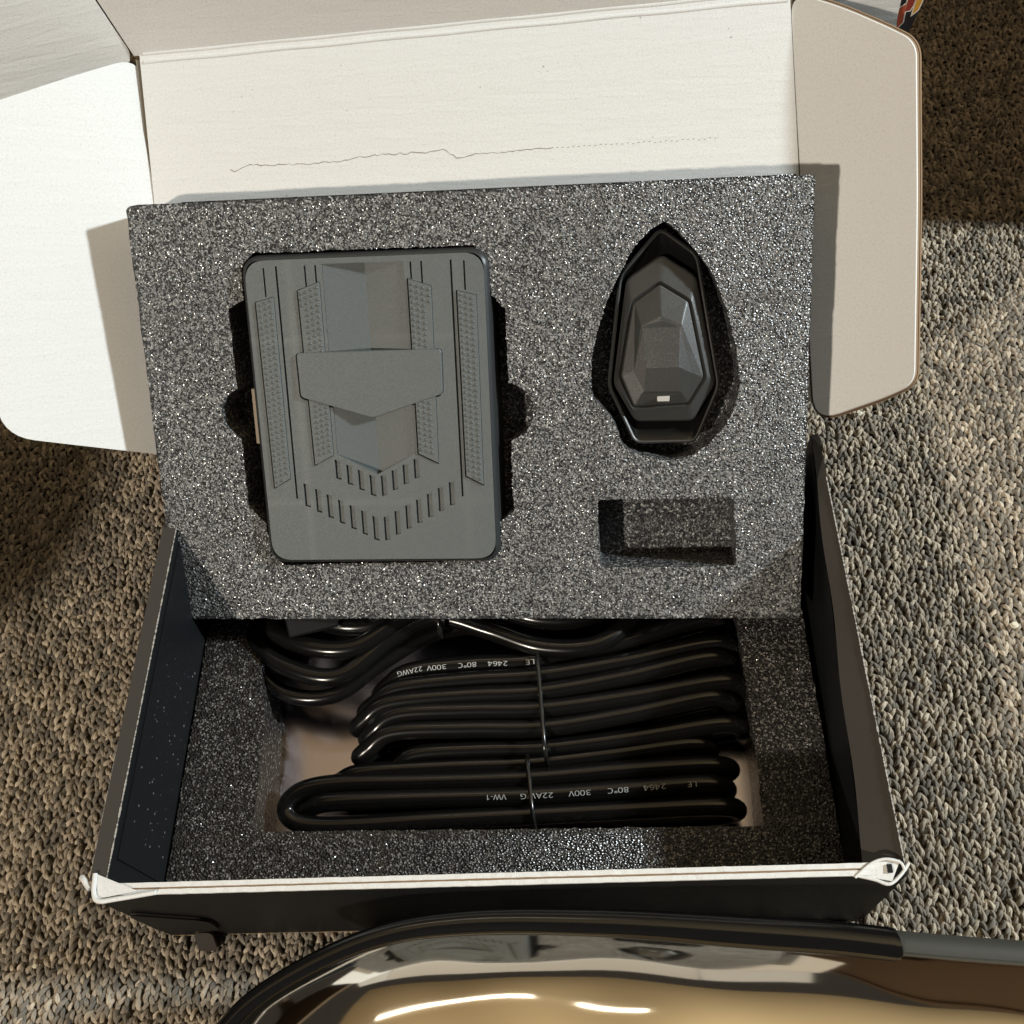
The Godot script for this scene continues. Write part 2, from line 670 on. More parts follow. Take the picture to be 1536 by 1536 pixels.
	# locking tab of the front panel, low at the left
	var tp := round_poly(PackedVector2Array([Vector2(-0.011, -0.010), Vector2(0.0105, -0.010), Vector2(0.0125, 0.008), Vector2(-0.011, 0.022)]), 0.005, 5)
	obj("locking_tab", board(tp, 0.0012, M.black_board, M.black_board, M.brown_black_board), b, Transform3D(Basis.IDENTITY, Vector3(-0.112, 0.026, hd + 0.0013)))
	var tl := round_poly(PackedVector2Array([Vector2(-0.004, -0.005), Vector2(0.003, -0.005), Vector2(0.003, 0.005), Vector2(-0.004, 0.005)]), 0.0025, 5)
	obj("locking_tab", board(tl, 0.0012, M.brown_black_board, M.black_board, M.flute), b, Transform3D(Basis(Vector3.RIGHT, -0.5), Vector3(-0.1095, 0.0075, hd + 0.0035)))
	lid(b)


func worn(a: Vector3, c: Vector3, w: float) -> ArrayMesh:   # a rubbed, pale, uneven line along a folded edge
	var mb := MB.new()
	var d := (c - a).normalized()
	var s := d.cross(Vector3.UP).normalized()
	var k: int = int(a.distance_to(c) / 0.0005)
	var pw := w * 0.5
	for i in k:
		var nw := w * rng.randf_range(0.1, 1.0) if rng.randf() > 0.12 else w * 0.02
		var p := a.lerp(c, float(i) / k)
		var q := a.lerp(c, float(i + 1) / k)
		var up := Vector3(0, 0.00018, 0)
		mb.quad(p - s * pw + up, p + s * pw + up, q + s * nw + up, q - s * nw + up)
		mb.quad(p - s * pw, p - s * pw + up, q - s * nw + up, q - s * nw)
		mb.quad(p + s * pw + up, p + s * pw, q + s * nw, q + s * nw + up)
		pw = nw
	return mb.mesh(M.worn)


func ragged_bar(lo: Vector3, hi: Vector3, tall: float, rag: float, m: Material) -> ArrayMesh:   # along x, with a slightly uneven top
	var mb := MB.new()
	var k := int((hi.x - lo.x) / 0.0022)
	var y0 := tall
	var e0 := 0.0
	for i in k:
		var y1 := tall + rng.randf_range(-rag, rag)
		var e1 := rng.randf_range(-rag, rag) * 0.5
		var xa: float = lerpf(lo.x, hi.x, float(i) / k)
		var xb: float = lerpf(lo.x, hi.x, float(i + 1) / k)
		var ya := lo.y + y0
		var yb := lo.y + y1
		mb.quad(Vector3(xa, ya, hi.z + e0), Vector3(xb, yb, hi.z + e1), Vector3(xb, yb, lo.z + e1), Vector3(xa, ya, lo.z + e0))
		mb.quad(Vector3(xa, lo.y, hi.z + e0), Vector3(xb, lo.y, hi.z + e1), Vector3(xb, yb, hi.z + e1), Vector3(xa, ya, hi.z + e0))
		mb.quad(Vector3(xb, lo.y, lo.z + e1), Vector3(xa, lo.y, lo.z + e0), Vector3(xa, ya, lo.z + e0), Vector3(xb, yb, lo.z + e1))
		y0 = y1
		e0 = e1
	return mb.mesh(m)


func corner_left(b: Node3D) -> void:
	var mb := MB.new()
	var a0 := Vector3(-0.1236, BOX_H + 0.0004, 0.0735)
	var a1 := Vector3(-0.1215, BOX_H + 0.0006, 0.0812)
	var a2 := Vector3(-0.1090, BOX_H + 0.0003, 0.0790)
	var lowv := Vector3(0, -0.0022, 0)
	mb.tri(a0, a1, a2)
	mb.quad(a1 + lowv, a2 + lowv, a2, a1)
	mb.quad(a2 + lowv, a0 + lowv, a0, a2)
	mb.quad(a0 + lowv, a1 + lowv, a1, a0)
	var c := obj("corner_fold", mb.mesh(M.white_board), b)
	var p := PackedVector3Array()
	for q in [a0 + Vector3(-0.0003, 0, 0), a1 + Vector3(-0.0015, 0, -0.002), a1 + Vector3(0.0005, 0, 0.0006), a1.lerp(a2, 0.5) + Vector3(0, 0, 0.0012), a2 + Vector3(0.006, 0, 0.0006)]:
		p.append(q)
	mb = MB.new()
	tube(mb, catmull(p, 6), 0.0008, 8)
	obj("rolled_edge", mb.mesh(M.white_board), c)
	mb = MB.new()
	p = PackedVector3Array([Vector3(-0.1288, BOX_H - 0.001, 0.0742), Vector3(-0.1276, BOX_H - 0.0003, 0.0752), Vector3(-0.1262, BOX_H - 0.0003, 0.0768), Vector3(-0.1248, BOX_H, 0.0780)])
	tube(mb, catmull(p, 6), 0.0009, 10)
	obj("torn_paper", mb.mesh(M.white_board), c)


func corner_right(b: Node3D) -> void:
	var mb := MB.new()
	var a0 := Vector3(0.1100, BOX_H - 0.0005, 0.0798)
	var a1 := Vector3(0.1150, BOX_H, 0.0764)
	var a2 := Vector3(0.1238, BOX_H + 0.0004, 0.0760)
	var a3 := Vector3(0.1205, BOX_H - 0.0002, 0.0818)
	var d := Vector3(0, -0.0025, 0)
	mb.quad(a0, a3, a2, a1)
	mb.quad(a0 + d, a3 + d, a3, a0)
	mb.quad(a1 + d, a0 + d, a0, a1)
	mb.quad(a2 + d, a1 + d, a1, a2)
	mb.quad(a3 + d, a2 + d, a2, a3)
	var c := obj("corner_fold", mb.mesh(M.white_board), b)
	var p := PackedVector3Array([Vector3(0.1100, BOX_H, 0.0806), Vector3(0.1150, BOX_H + 0.0006, 0.0770), Vector3(0.1195, BOX_H + 0.0008, 0.0758), Vector3(0.1236, BOX_H + 0.0006, 0.0768), Vector3(0.1245, BOX_H + 0.0002, 0.0790)])
	mb = MB.new()
	tube(mb, catmull(p, 6), 0.00045, 8)
	obj("rolled_edge", mb.mesh(M.white_board), c)
	p = PackedVector3Array([Vector3(0.1085, BOX_H - 0.0004, 0.0795), Vector3(0.1155, BOX_H - 0.0006, 0.0812), Vector3(0.1195, BOX_H - 0.0006, 0.0826), Vector3(0.1232, BOX_H - 0.0004, 0.0802), Vector3(0.1262, BOX_H, 0.0768)])
	mb = MB.new()
	tube(mb, catmull(p, 6), 0.0005, 8)
	obj("rolled_edge", mb.mesh(M.white_board), c)
	mb = MB.new()
	box(mb, Vector3(0.1196, BOX_H - 0.0003, 0.0772), Vector3(0.1210, BOX_H + 0.0007, 0.0796))
	obj("fold_slit", mb.mesh(M.black_board), c)


func lid(b: Node3D) -> void:
	var ld := Vector3(0, sin(LID_ANGLE), -cos(LID_ANGLE))
	var n := Vector3(0, cos(LID_ANGLE), sin(LID_ANGLE))
	var hinge := Vector3(0, BOX_H, -BOX_D / 2)
	var frame := Transform3D(Basis(Vector3.RIGHT, ld, n), hinge)
	var t := 0.0022
	var p := PackedVector2Array([Vector2(-0.1190, 0.0), Vector2(0.1180, 0.0), Vector2(0.1222, 0.02), Vector2(0.1172, 0.1545), Vector2(-0.1160, 0.1545), Vector2(-0.1217, 0.02)])
	var panel := obj("lid_panel", board(p, t, M.white_board, M.black_board, M.flute), b, frame)
	# the long split in the paper and its row of pricks
	var line := [[-88.8, 113.3], [-86.0, 111.6], [-79.9, 113.0], [-61.1, 111.9], [-48.6, 111.6], [-38.5, 112.7], [-23.6, 112.6], [-10.1, 112.0], [-7.6, 112.6], [-3.0, 109.5], [5.7, 110.0], [17.8, 109.9], [32.4, 109.9]]
	var mb := MB.new()
	var prev := Vector2.ZERO
	var pw := 0.0
	for i in line.size() - 1:
		var a := Vector2(line[i][0], line[i][1]) * K
		var c := Vector2(line[i + 1][0], line[i + 1][1]) * K
		var steps := maxi(1, int(a.distance_to(c) / 0.0013))
		for s in steps:
			var q := a.lerp(c, float(s + 1) / steps) + Vector2(0, rng.randf_range(-0.0004, 0.0004))
			var w := rng.randf_range(0.00004, 0.00016)
			if i > 0 or s > 0:
				mb.quad(v3(prev - Vector2(0, pw), 0.0001), v3(q - Vector2(0, w), 0.0001), v3(q + Vector2(0, w), 0.0001), v3(prev + Vector2(0, pw), 0.0001))
			prev = q
			pw = w
	for i in 30:
		var q := Vector2(lerpf(0.0335, 0.092, i / 30.0), lerpf(0.1098, 0.1083, i / 30.0) + rng.randf_range(-0.0003, 0.0003))
		mb.quad(v3(q, 0.0001), v3(q + Vector2(0.0006, 0), 0.0001), v3(q + Vector2(0.0007, 0.0002), 0.0001), v3(q + Vector2(0.0001, 0.0002), 0.0001))
	obj("paper_crack", mb.mesh(M.crack), panel)
	var sp := MB.new()   # dark fibre specks in the recycled paper
	for i in 26:
		var q := Vector2(rng.randf_range(-0.112, 0.114), rng.randf_range(0.09, 0.151))
		var r := rng.randf_range(0.00012, 0.00036)
		var g := rng.randf() * TAU
		var ax := Vector2(cos(g), sin(g)) * r
		var ay := Vector2(-sin(g), cos(g)) * r * rng.randf_range(0.3, 0.8)
		sp.quad(v3(q - ax, 0.00008), v3(q - ay, 0.00008), v3(q + ax, 0.00008), v3(q + ay, 0.00008))
	obj("paper_specks", sp.mesh(M.crack), panel).set_meta("kind", "stuff")
	# pressed fold lines along the top
	for k in 2:
		mb = MB.new()
		var f := PackedVector3Array()
		for i in 41:
			f.append(Vector3(lerpf(-0.1145, 0.1165, i / 40.0), 0.1518 + k * 0.0028 + sin(i * 0.9 + k) * 0.00012, -0.0003))
		tube(mb, f, 0.0008, 8)
		obj("fold_line", mb.mesh(M.white_board), panel)
	# side flaps
	var right := round_poly(poly_mm([[-1.7, 154.4], [15.0, 146.5], [30.2, 137.3], [39.3, 131.2], [40.1, 80], [39.7, 18.2], [30.5, 13.7], [5.0, 4.8]]), 0.0095, 7)
	var left := round_poly(poly_mm([[-3.4, 154.6], [18.7, 147.4], [46.2, 137.6], [64, 131.0], [64.4, 23], [38.6, 16.0], [11.6, 8.8], [4.4, 5.4]]), 0.011, 7)
	for s in [-1, 1]:
		var a := deg_to_rad(25.0 if s > 0 else 38.0)
		var u := Vector3(s * cos(a), 0, 0) + n * sin(a)
		var w := Vector3(-s * sin(a), 0, 0) + n * cos(a)
		var q := right if s > 0 else left
		var fr := Transform3D(Basis(u, ld, w), hinge + Vector3(s * 0.1190, 0, 0))
		if s < 0:   # keep the frame right-handed
			for i in q.size():
				q[i].x = -q[i].x
			q = ccw(q)
			fr = Transform3D(Basis(-u, ld, w), fr.origin)
		obj("side_flap", board(q, 0.0021, M.white_board, M.black_board, M.flute, 0.0015 if s > 0 else 0.0), b, fr)
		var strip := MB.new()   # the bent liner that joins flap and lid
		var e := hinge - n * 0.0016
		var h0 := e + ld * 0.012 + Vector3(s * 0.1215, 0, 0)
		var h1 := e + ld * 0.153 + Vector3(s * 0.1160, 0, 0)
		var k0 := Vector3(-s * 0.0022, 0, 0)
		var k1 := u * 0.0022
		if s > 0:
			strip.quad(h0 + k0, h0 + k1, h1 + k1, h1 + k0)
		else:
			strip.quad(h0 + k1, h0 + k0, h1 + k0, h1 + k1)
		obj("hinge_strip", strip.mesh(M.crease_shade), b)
	# tuck flap at the top, bent towards the viewer, with an ear at each end
	var bend := deg_to_rad(50.0)
	var td := ld * cos(bend) + n * sin(bend)
	var tn := n * cos(bend) - ld * sin(bend)
	var crease := hinge + ld * 0.1543 - n * 0.0004
	var tp := PackedVector2Array([Vector2(-0.1182, 0.0), Vector2(0.1185, 0.0), Vector2(0.1225, 0.068), Vector2(-0.1275, 0.068)])
	obj("tuck_flap", board(tp, 0.002, M.white_board, M.black_board, M.flute), b, Transform3D(Basis(Vector3.RIGHT, td, tn), crease))
	for s in [-1, 1]:
		var ea := deg_to_rad(14.0 if s < 0 else -4.0)
		var eu := Vector3(s * cos(ea), 0, 0) + tn * sin(ea)
		var ew := Vector3(-s * sin(ea), 0, 0) + tn * cos(ea)
		var pts := [[0.5, 1.0], [9.5, 66], [70, 62], [74, -50], [30, -34], [5, -6]] if s < 0 else [[0.8, 1.0], [6, 66], [37, 62], [39.5, -18], [41.5, -26], [38, -30], [20, -14]]
		var ep := round_poly(poly_mm(pts), 0.003, 3)
		if s < 0:
			for i in ep.size():
				ep[i].x = -ep[i].x
			ep = ccw(ep)
		var ear := obj("tuck_ear", board(ep, 0.002, M.white_board, M.black_board, M.flute), b, Transform3D(Basis(eu * s, td, ew), crease + Vector3(s * 0.1185, 0, -0.0005)))
		if s > 0:
			printed(ear)


func printed(ear: Node3D) -> void:   # the printed outside of the carton, turned over along the ear's end
	var o := Vector2(38.6, -7.4)
	var px := func(x: float, y: float) -> Array: return [o.x + (x - 1357.0) * 0.245, o.y - y * 0.27]
	var outline := poly_mm([px.call(1362, -60), px.call(1418, -60), px.call(1404, 0), px.call(1393, 58), px.call(1384, 96), px.call(1376, 110), px.call(1358, 110)])
	var back := obj("printed_fold", board(outline, 0.0012, M.print_black, M.print_black, M.flute), ear, Transform3D(Basis.IDENTITY, Vector3(0, 0, -0.0035)))
	var shapes := [
		["print_red", [[1375, -50], [1392, -50], [1387.5, 8], [1386, 29], [1383, 36], [1376, 36]]],
		["print_orange", [[1360, 34], [1375, 25], [1377, 53], [1368, 63], [1361, 63]]],
		["print_yellow", [[1389, 10], [1402, 1], [1395, 37], [1388, 43]]],
	]
	for s in shapes:
		var a := []
		for q in s[1]:
			a.append(px.call(q[0], q[1]))
		var f := poly_mm(a)
		obj("printed_patch", plate(inset(f, -0.0004), 0.00002, 0.00010, 0.00002, M.print_white), back)
		obj("printed_patch", plate(f, 0.0001, 0.00016, 0.00002, M[s[0]]), back)


func csg_poly(called: String, p: PackedVector2Array, depth: float, m: Material, op := CSGShape3D.OPERATION_UNION) -> CSGPolygon3D:   # from z = 0 down to -depth
	var c := CSGPolygon3D.new()
	c.name = called
	c.polygon = p
	c.mode = CSGPolygon3D.MODE_DEPTH
	c.depth = depth
	c.material = m
	c.operation = op
	c.smooth_faces = false
	return c


func lower_foam() -> void:
	var o := thing("foam_liner", "black foam frame in the bottom of the box around the coiled cables", "foam", Transform3D(Basis(Vector3.RIGHT, -PI / 2), Vector3(0, FOAM_Y, 0)))
	# x right, y is towards the back of the box
	var outer := dense(PackedVector2Array([Vector2(-0.1188, -0.0758), Vector2(0.1165, -0.0758), Vector2(0.1170, 0.0765), Vector2(-0.1192, 0.0765)]), 0.002, 0.0003)
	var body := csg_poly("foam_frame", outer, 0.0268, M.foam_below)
	var hole := dense(round_poly(poly_mm([[-90, -50], [-86, -50], [-86, -50.6], [91.5, -54], [92.5, -20], [91, 60], [-100, 60], [-101, 30], [-97, 24], [-90, -10]]), 0.0006, 2), 0.0022, 0.00025)
	var cut := csg_poly("cable_opening", hole, 0.06, M.foam_below, CSGShape3D.OPERATION_SUBTRACTION)
	cut.position.z = 0.01
	body.add_child(cut, true)
	o.add_child(body, true)
	cell_skins(o, 0.231, 0.150, [hole], 9500, 0.0003, M.cell_skin_dark)


func cell_skins(parent: Node3D, w: float, h: float, holes: Array, count: int, size: float, m: Material) -> void:   # small shiny skins of the cut cells, scattered over a foam face at z = 0
	var mb := MB.new()
	for k in 5:
		var a := TAU * k / 5
		var b := TAU * (k + 1) / 5
		mb.tri(Vector3(0, 0, 0.12), Vector3(cos(a), sin(a) * 0.8, 0), Vector3(cos(b), sin(b) * 0.8, 0))
	var mm := MultiMesh.new()
	mm.transform_format = MultiMesh.TRANSFORM_3D
	mm.mesh = mb.mesh(m)
	var xs := []
	while xs.size() < count:
		var at := Vector2(rng.randf_range(-w, w) / 2, rng.randf_range(-h, h) / 2)
		var inside := false
		for p in holes:
			if Geometry2D.is_point_in_polygon(at, p):
				inside = true
				break
		if inside:
			continue
		var tilt := absf(rng.randfn(0.0, 0.55))
		var axis := Vector3.RIGHT.rotated(Vector3.BACK, rng.randf() * TAU)
		var r := size * rng.randf_range(0.45, 1.25)
		var bs := Basis(axis, clampf(tilt, 0.0, 1.2)) * Basis(Vector3.BACK, rng.randf() * TAU)
		xs.append(Transform3D(bs.scaled(Vector3.ONE * r), v3(at, 0.00012)))
	mm.instance_count = xs.size()
	for i in xs.size():
		mm.set_instance_transform(i, xs[i])
	var o := MultiMeshInstance3D.new()
	o.name = "cell_skins"
	o.multimesh = mm
	parent.add_child(o, true)
	o.set_meta("kind", "stuff")


const TRAY := Transform3D(Basis(Vector3(0.99881, -0.00617, 0.0483), Vector3(0.03784, 0.72275, -0.69007), Vector3(-0.03065, 0.69108, 0.72213)), Vector3(-0.0034, 0.1006, -0.077))


func upper_tray() -> void:
	var o := thing("foam_tray", "grey speckled foam tray leaning on the open lid with shaped pockets", "foam tray", TRAY)
	var outer := dense(round_poly(rect(0.2385, 0.1555), 0.0015, 2), 0.0016, 0.00028)
	var body := csg_poly("foam_sheet", outer, 0.022, M.foam)
	var dev := dense(poly_mm([[-79.6, 54], [-79.9, 43.6], [-85.6, 40.6], [-85.6, 12.0], [-90, 9], [-92, 5], [-91.6, -1.2], [-89, -4.6], [-85.8, -6.6], [-85.7, -32.9], [-79.6, -39.5], [-79.2, -50], [-74, -55.9], [5, -54.8], [9.8, -50], [9.9, -40.0], [14.9, -35.9], [14.9, -9.4], [20.4, -6.6], [23.2, -2], [23.8, 3.4], [22, 7.4], [18.6, 10], [14.8, 11.8], [14.6, 38.1], [9.9, 42.0], [9.6, 54], [4.5, 59.6], [-74.5, 59.9], [-78.6, 56]]), 0.0017, 0.00028)
	var fob := dense(round_poly(poly_mm([[70.4, 65.9], [62.8, 60.2], [58.6, 55.2], [54.4, 47.8], [50.7, 40.3], [46.9, 30.3], [44.9, 21.3], [43.8, 11.0], [44.7, 5.0], [49.5, 0.5], [53.1, -5.4], [54.3, -11.1], [57.4, -14.3], [62.9, -16.2], [72.2, -18], [80.8, -15.6], [86.8, -11.1], [91.0, -5.6], [93.9, -0.7], [96.2, 7.8], [95.1, 19.9], [91.7, 33.1], [86.8, 46.1], [82.7, 52.5], [78.0, 57.9]]), 0.003, 2), 0.0017, 0.00026)
	var slot := dense(round_poly(poly_mm([[45.6, -32.0], [94.6, -31.6], [96.0, -57.6], [46.0, -58.0]]), 0.002, 3), 0.0017, 0.00026)
	for c in [[dev, 0.0195, "device_pocket"], [fob, 0.0175, "fob_pocket"], [slot, 0.019, "slot_pocket"]]:
		var cut := csg_poly(c[2], c[0], 0.01 + float(c[1]), M.foam, CSGShape3D.OPERATION_SUBTRACTION)
		cut.position.z = 0.01
		body.add_child(cut, true)
	o.add_child(body, true)
	cell_skins(o, 0.236, 0.153, [dev, fob, slot], 42000, 0.00036, M.cell_skin)
	# wedge of backing foam that rests on the lid
	var mb := MB.new()
	var l := -0.108
	var r := 0.117
	var y0 := 0.0
	var y1 := 0.0795
	var a := Vector3(l, y0, -0.0224)
	var bq := Vector3(r, y0, -0.0224)
	var c2 := Vector3(r, y1, -0.0224)
	var d := Vector3(l, y1, -0.0224)
	var e := Vector3(r, y1, -0.034)
	var f := Vector3(l, y1, -0.033)
	mb.quad(a, bq, c2, d)
	mb.quad(d, c2, e, f)
	mb.quad(bq, a, f, e)
	mb.tri(bq, e, c2)
	mb.tri(a, d, f)
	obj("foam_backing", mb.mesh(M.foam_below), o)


func rounded_loft(mb: MB, w: float, h: float, r: float, prof: Array) -> PackedVector2Array:   # prof: [inset, z]; returns the last outline
	var seg := 8
	var out := []
	var nr := []
	for pr in prof:
		var ring := PackedVector2Array()
		var nn := PackedVector2Array()
		for c in 4:
			var cx := (w / 2 - r) * (1 if c == 0 or c == 3 else -1)
			var cy := (h / 2 - r) * (1 if c < 2 else -1)
			for k in seg + 1:
				var g := PI / 2 * (c + float(k) / seg)
				var d := Vector2(cos(g), sin(g))
				ring.append(Vector2(cx, cy) + d * (r - float(pr[0])))
				nn.append(d)
		out.append(ring)
		nr.append(nn)
	for i in prof.size() - 1:
		for k in out[i].size():
			var l: int = (k + 1) % out[i].size()
			var na := func(q: int, s: int) -> Vector3:
				var lo: Array = prof[maxi(q - 1, 0)]
				var hi: Array = prof[mini(q + 1, prof.size() - 1)]
				var t := Vector2(float(hi[0]) - float(lo[0]), float(hi[1]) - float(lo[1])).normalized()
				return Vector3(nr[q][s].x * t.y, nr[q][s].y * t.y, t.x).normalized()
			var A := v3(out[i][k], prof[i][1])
			var B := v3(out[i][l], prof[i][1])
			var C := v3(out[i + 1][l], prof[i + 1][1])
			var D := v3(out[i + 1][k], prof[i + 1][1])
			mb.trin(A, B, C, na.call(i, k), na.call(i, l), na.call(i + 1, l))
			mb.trin(A, C, D, na.call(i, k), na.call(i + 1, l), na.call(i + 1, k))
	return out[prof.size() - 1]


func control_box() -> void:
	var xf := TRAY * Transform3D(Basis.IDENTITY, Vector3(-0.03468, 0.0020, 0.0))
	var o := thing("control_box", "large dark grey plastic control box with shield emblem in the left tray pocket", "control box", xf)
	var top := 0.0025
	var mb := MB.new()
	var prof := [[0.0, -0.0185], [0.0, -0.004], [0.0001, -0.0015], [0.0005, 0.0004], [0.0013, 0.0017], [0.0022, 0.0022]]
	rounded_loft(mb, 0.0895, 0.1145, 0.0068, prof)
	obj("casing", mb.mesh(M.side_plastic), o)
	# face with its slots and the V-shaped channel cut in
	var fp := PackedVector2Array()
	var q := rect(0.0853, 0.1103)
	fp = round_poly(q, 0.0075, 8)
	var face := csg_poly("face_plate", fp, 0.0042, M.grey_plastic)
	face.position.z = top
	var channel := poly_mm([[-14.6, 53.2], [14.6, 53.2], [14.6, -14.8], [0, -22.6], [-14.6, -14.8]])
	var cut := csg_poly("channel", channel, 0.02, M.grey_plastic, CSGShape3D.OPERATION_SUBTRACTION)
	cut.position.z = 0.01
	face.add_child(cut, true)
	var slots := []
	for s in [-1, 1]:
		slots.append([[s * 31.55, 53.0], [s * 30.85, 53.0], [s * 30.85, -31.4], [s * 31.55, -31.2]])
		for pr in [[35.8, 52.6, 42.6], [20.8, 52.9, 45.6], [17.0, 52.9, 47.0]]:
			slots.append([[s * float(pr[0]) - 0.3, pr[1]], [s * float(pr[0]) + 0.3, pr[1]], [s * float(pr[0]) + 0.3, pr[2]], [s * float(pr[0]) - 0.3, pr[2]]])
	for k in 4:   # rows of slanted slots below the channel, and the longer row below those
		for s in [-1, 1]:
			var x: float = s * (2.1 + 4.2 * k)
			slots.append(slant(x, -23.4 + 2.0 * k + 0.4, -30.6 + 2.15 * k))
	for k in 7:
		for s in [-1, 1]:
			var x: float = s * (2.1 + 4.2 * k)
			slots.append(slant(x, -38.6 + 2.13 * k, -47.7 + 2.2 * k))
	for s in slots:
		var c := csg_poly("slot", poly_mm(s), 0.01 + 0.0011, M.grey_plastic, CSGShape3D.OPERATION_SUBTRACTION)
		c.position.z = 0.01
		face.add_child(c, true)
	# the two slopes of the channel
	for s in [-1, 1]:
		mb = MB.new()
		var z0 := top - 0.0003
		var z1 := top - 0.0034
		var a := Vector3(s * 0.0146, 0.0532, z0)
		var b := Vector3(0, 0.0532, z1)
		var c := Vector3(0, -0.0226, z1)
		var d := Vector3(s * 0.0146, -0.0148, z0)
		if s < 0:
			mb.quad(a, d, c, b)
		else:
			mb.quad(a, b, c, d)
		obj("channel_slope", mb.mesh(M.grey_plastic), o)
	# raised dotted panels
	for s in [-1, 1]:
		for pn in [[[39.6, 40.8], [33.0, 42.4], [33.0, -23.6], [39.2, -27.0]], [[23.9, 44.4], [15.9, 47.0], [15.9, -15.0], [23.0, -18.6]]]:
			var pts := []
			for v in pn:
				pts.append([s * float(v[0]), v[1]])
			var pp := poly_mm(pts)
			var ring := csg_poly("groove", shifted(inset(pp, -0.0003), Vector2(-0.00022, -0.0001)), 0.01 + 0.0018, M.grey_plastic, CSGShape3D.OPERATION_SUBTRACTION)
			ring.position.z = 0.01
			face.add_child(ring, true)
			var panel := obj("dotted_panel", plate(pp, top - 0.0013, top + 0.00055, 0.00012, M.grey_plastic), o)
			var dots := MB.new()
			var inner := inset(pp, 0.0009)
			var x0: float = minf(absf(float(pn[2][0])), absf(float(pn[0][0])))
			var cols := 3 if float(pn[0][0]) > 30.0 else 4
			for col in cols:
				for row in 40:
					var at := Vector2(s * (x0 + 1.15 + 1.95 * col), 47.2 - row * 2.02 - (s * 0.0) + col * (-0.66)) * K
					if Geometry2D.is_point_in_polygon(at, inner):
						dome(dots, v3(at, top + 0.00055), 0.00062, 0.00042)
			obj("dots", dots.mesh(M.grey_plastic), panel).set_meta("kind", "stuff")
	# shield emblem
	var sp := round_poly(poly_mm([[-26.3, 22.6], [26.3, 22.6], [26.0, 6.6], [0, -1.5], [-26.0, 6.6]]), 0.0014, 4)
	var ring2 := csg_poly("groove", shifted(inset(sp, -0.0003), Vector2(-0.00038, -0.0003)), 0.01 + 0.0026, M.grey_plastic, CSGShape3D.OPERATION_SUBTRACTION)
	ring2.position.z = 0.01
	face.add_child(ring2, true)
	obj("shield_emblem", plate(sp, top - 0.003, top + 0.0010, 0.00022, M.grey_plastic), o)
	o.add_child(face, true)
	# pale connector face on the left side, in the finger notch
	mb = MB.new()
	box(mb, Vector3(-0.0462, -0.011, -0.010), Vector3(-0.0446, 0.0095, -0.002))
	obj("side_port", mb.mesh(M.beige_label), o)


func shifted(p: PackedVector2Array, by: Vector2) -> PackedVector2Array:
	var out := PackedVector2Array()
	for q in p:
		out.append(q + by)
	return out


func slant(x: float, y_top: float, y_bot: float) -> Array:   # a 2 mm slot whose ends follow the chevron
	var s := signf(x)
	var xa := absf(x) - 1.05
	var xb := absf(x) + 1.05
	return [[s * xa, y_top - 0.27], [s * xb, y_top + 0.27], [s * xb, y_bot + 0.27], [s * xa, y_bot - 0.27]]


func dome(mb: MB, at: Vector3, r: float, h: float) -> void:
	var k := 8
	for i in k:
		var a := TAU * i / k
		var b := TAU * (i + 1) / k
		var d1 := Vector3(cos(a), sin(a), 0)
		var d2 := Vector3(cos(b), sin(b), 0)
		var n1 := (d1 + Vector3(0, 0, 0.35)).normalized()
		var n2 := (d2 + Vector3(0, 0, 0.35)).normalized()
		var m1 := (d1 * 0.6 + Vector3(0, 0, 1)).normalized()
		var m2 := (d2 * 0.6 + Vector3(0, 0, 1)).normalized()
		var p1 := at + d1 * r
		var p2 := at + d2 * r
		var q1 := at + d1 * r * 0.62 + Vector3(0, 0, h * 0.78)
		var q2 := at + d2 * r * 0.62 + Vector3(0, 0, h * 0.78)
		var t := at + Vector3(0, 0, h)
		mb.trin(p1, p2, q2, n1, n2, m2)
		mb.trin(p1, q2, q1, n1, m2, m1)
		mb.trin(q1, q2, t, m1, m2, Vector3.BACK)


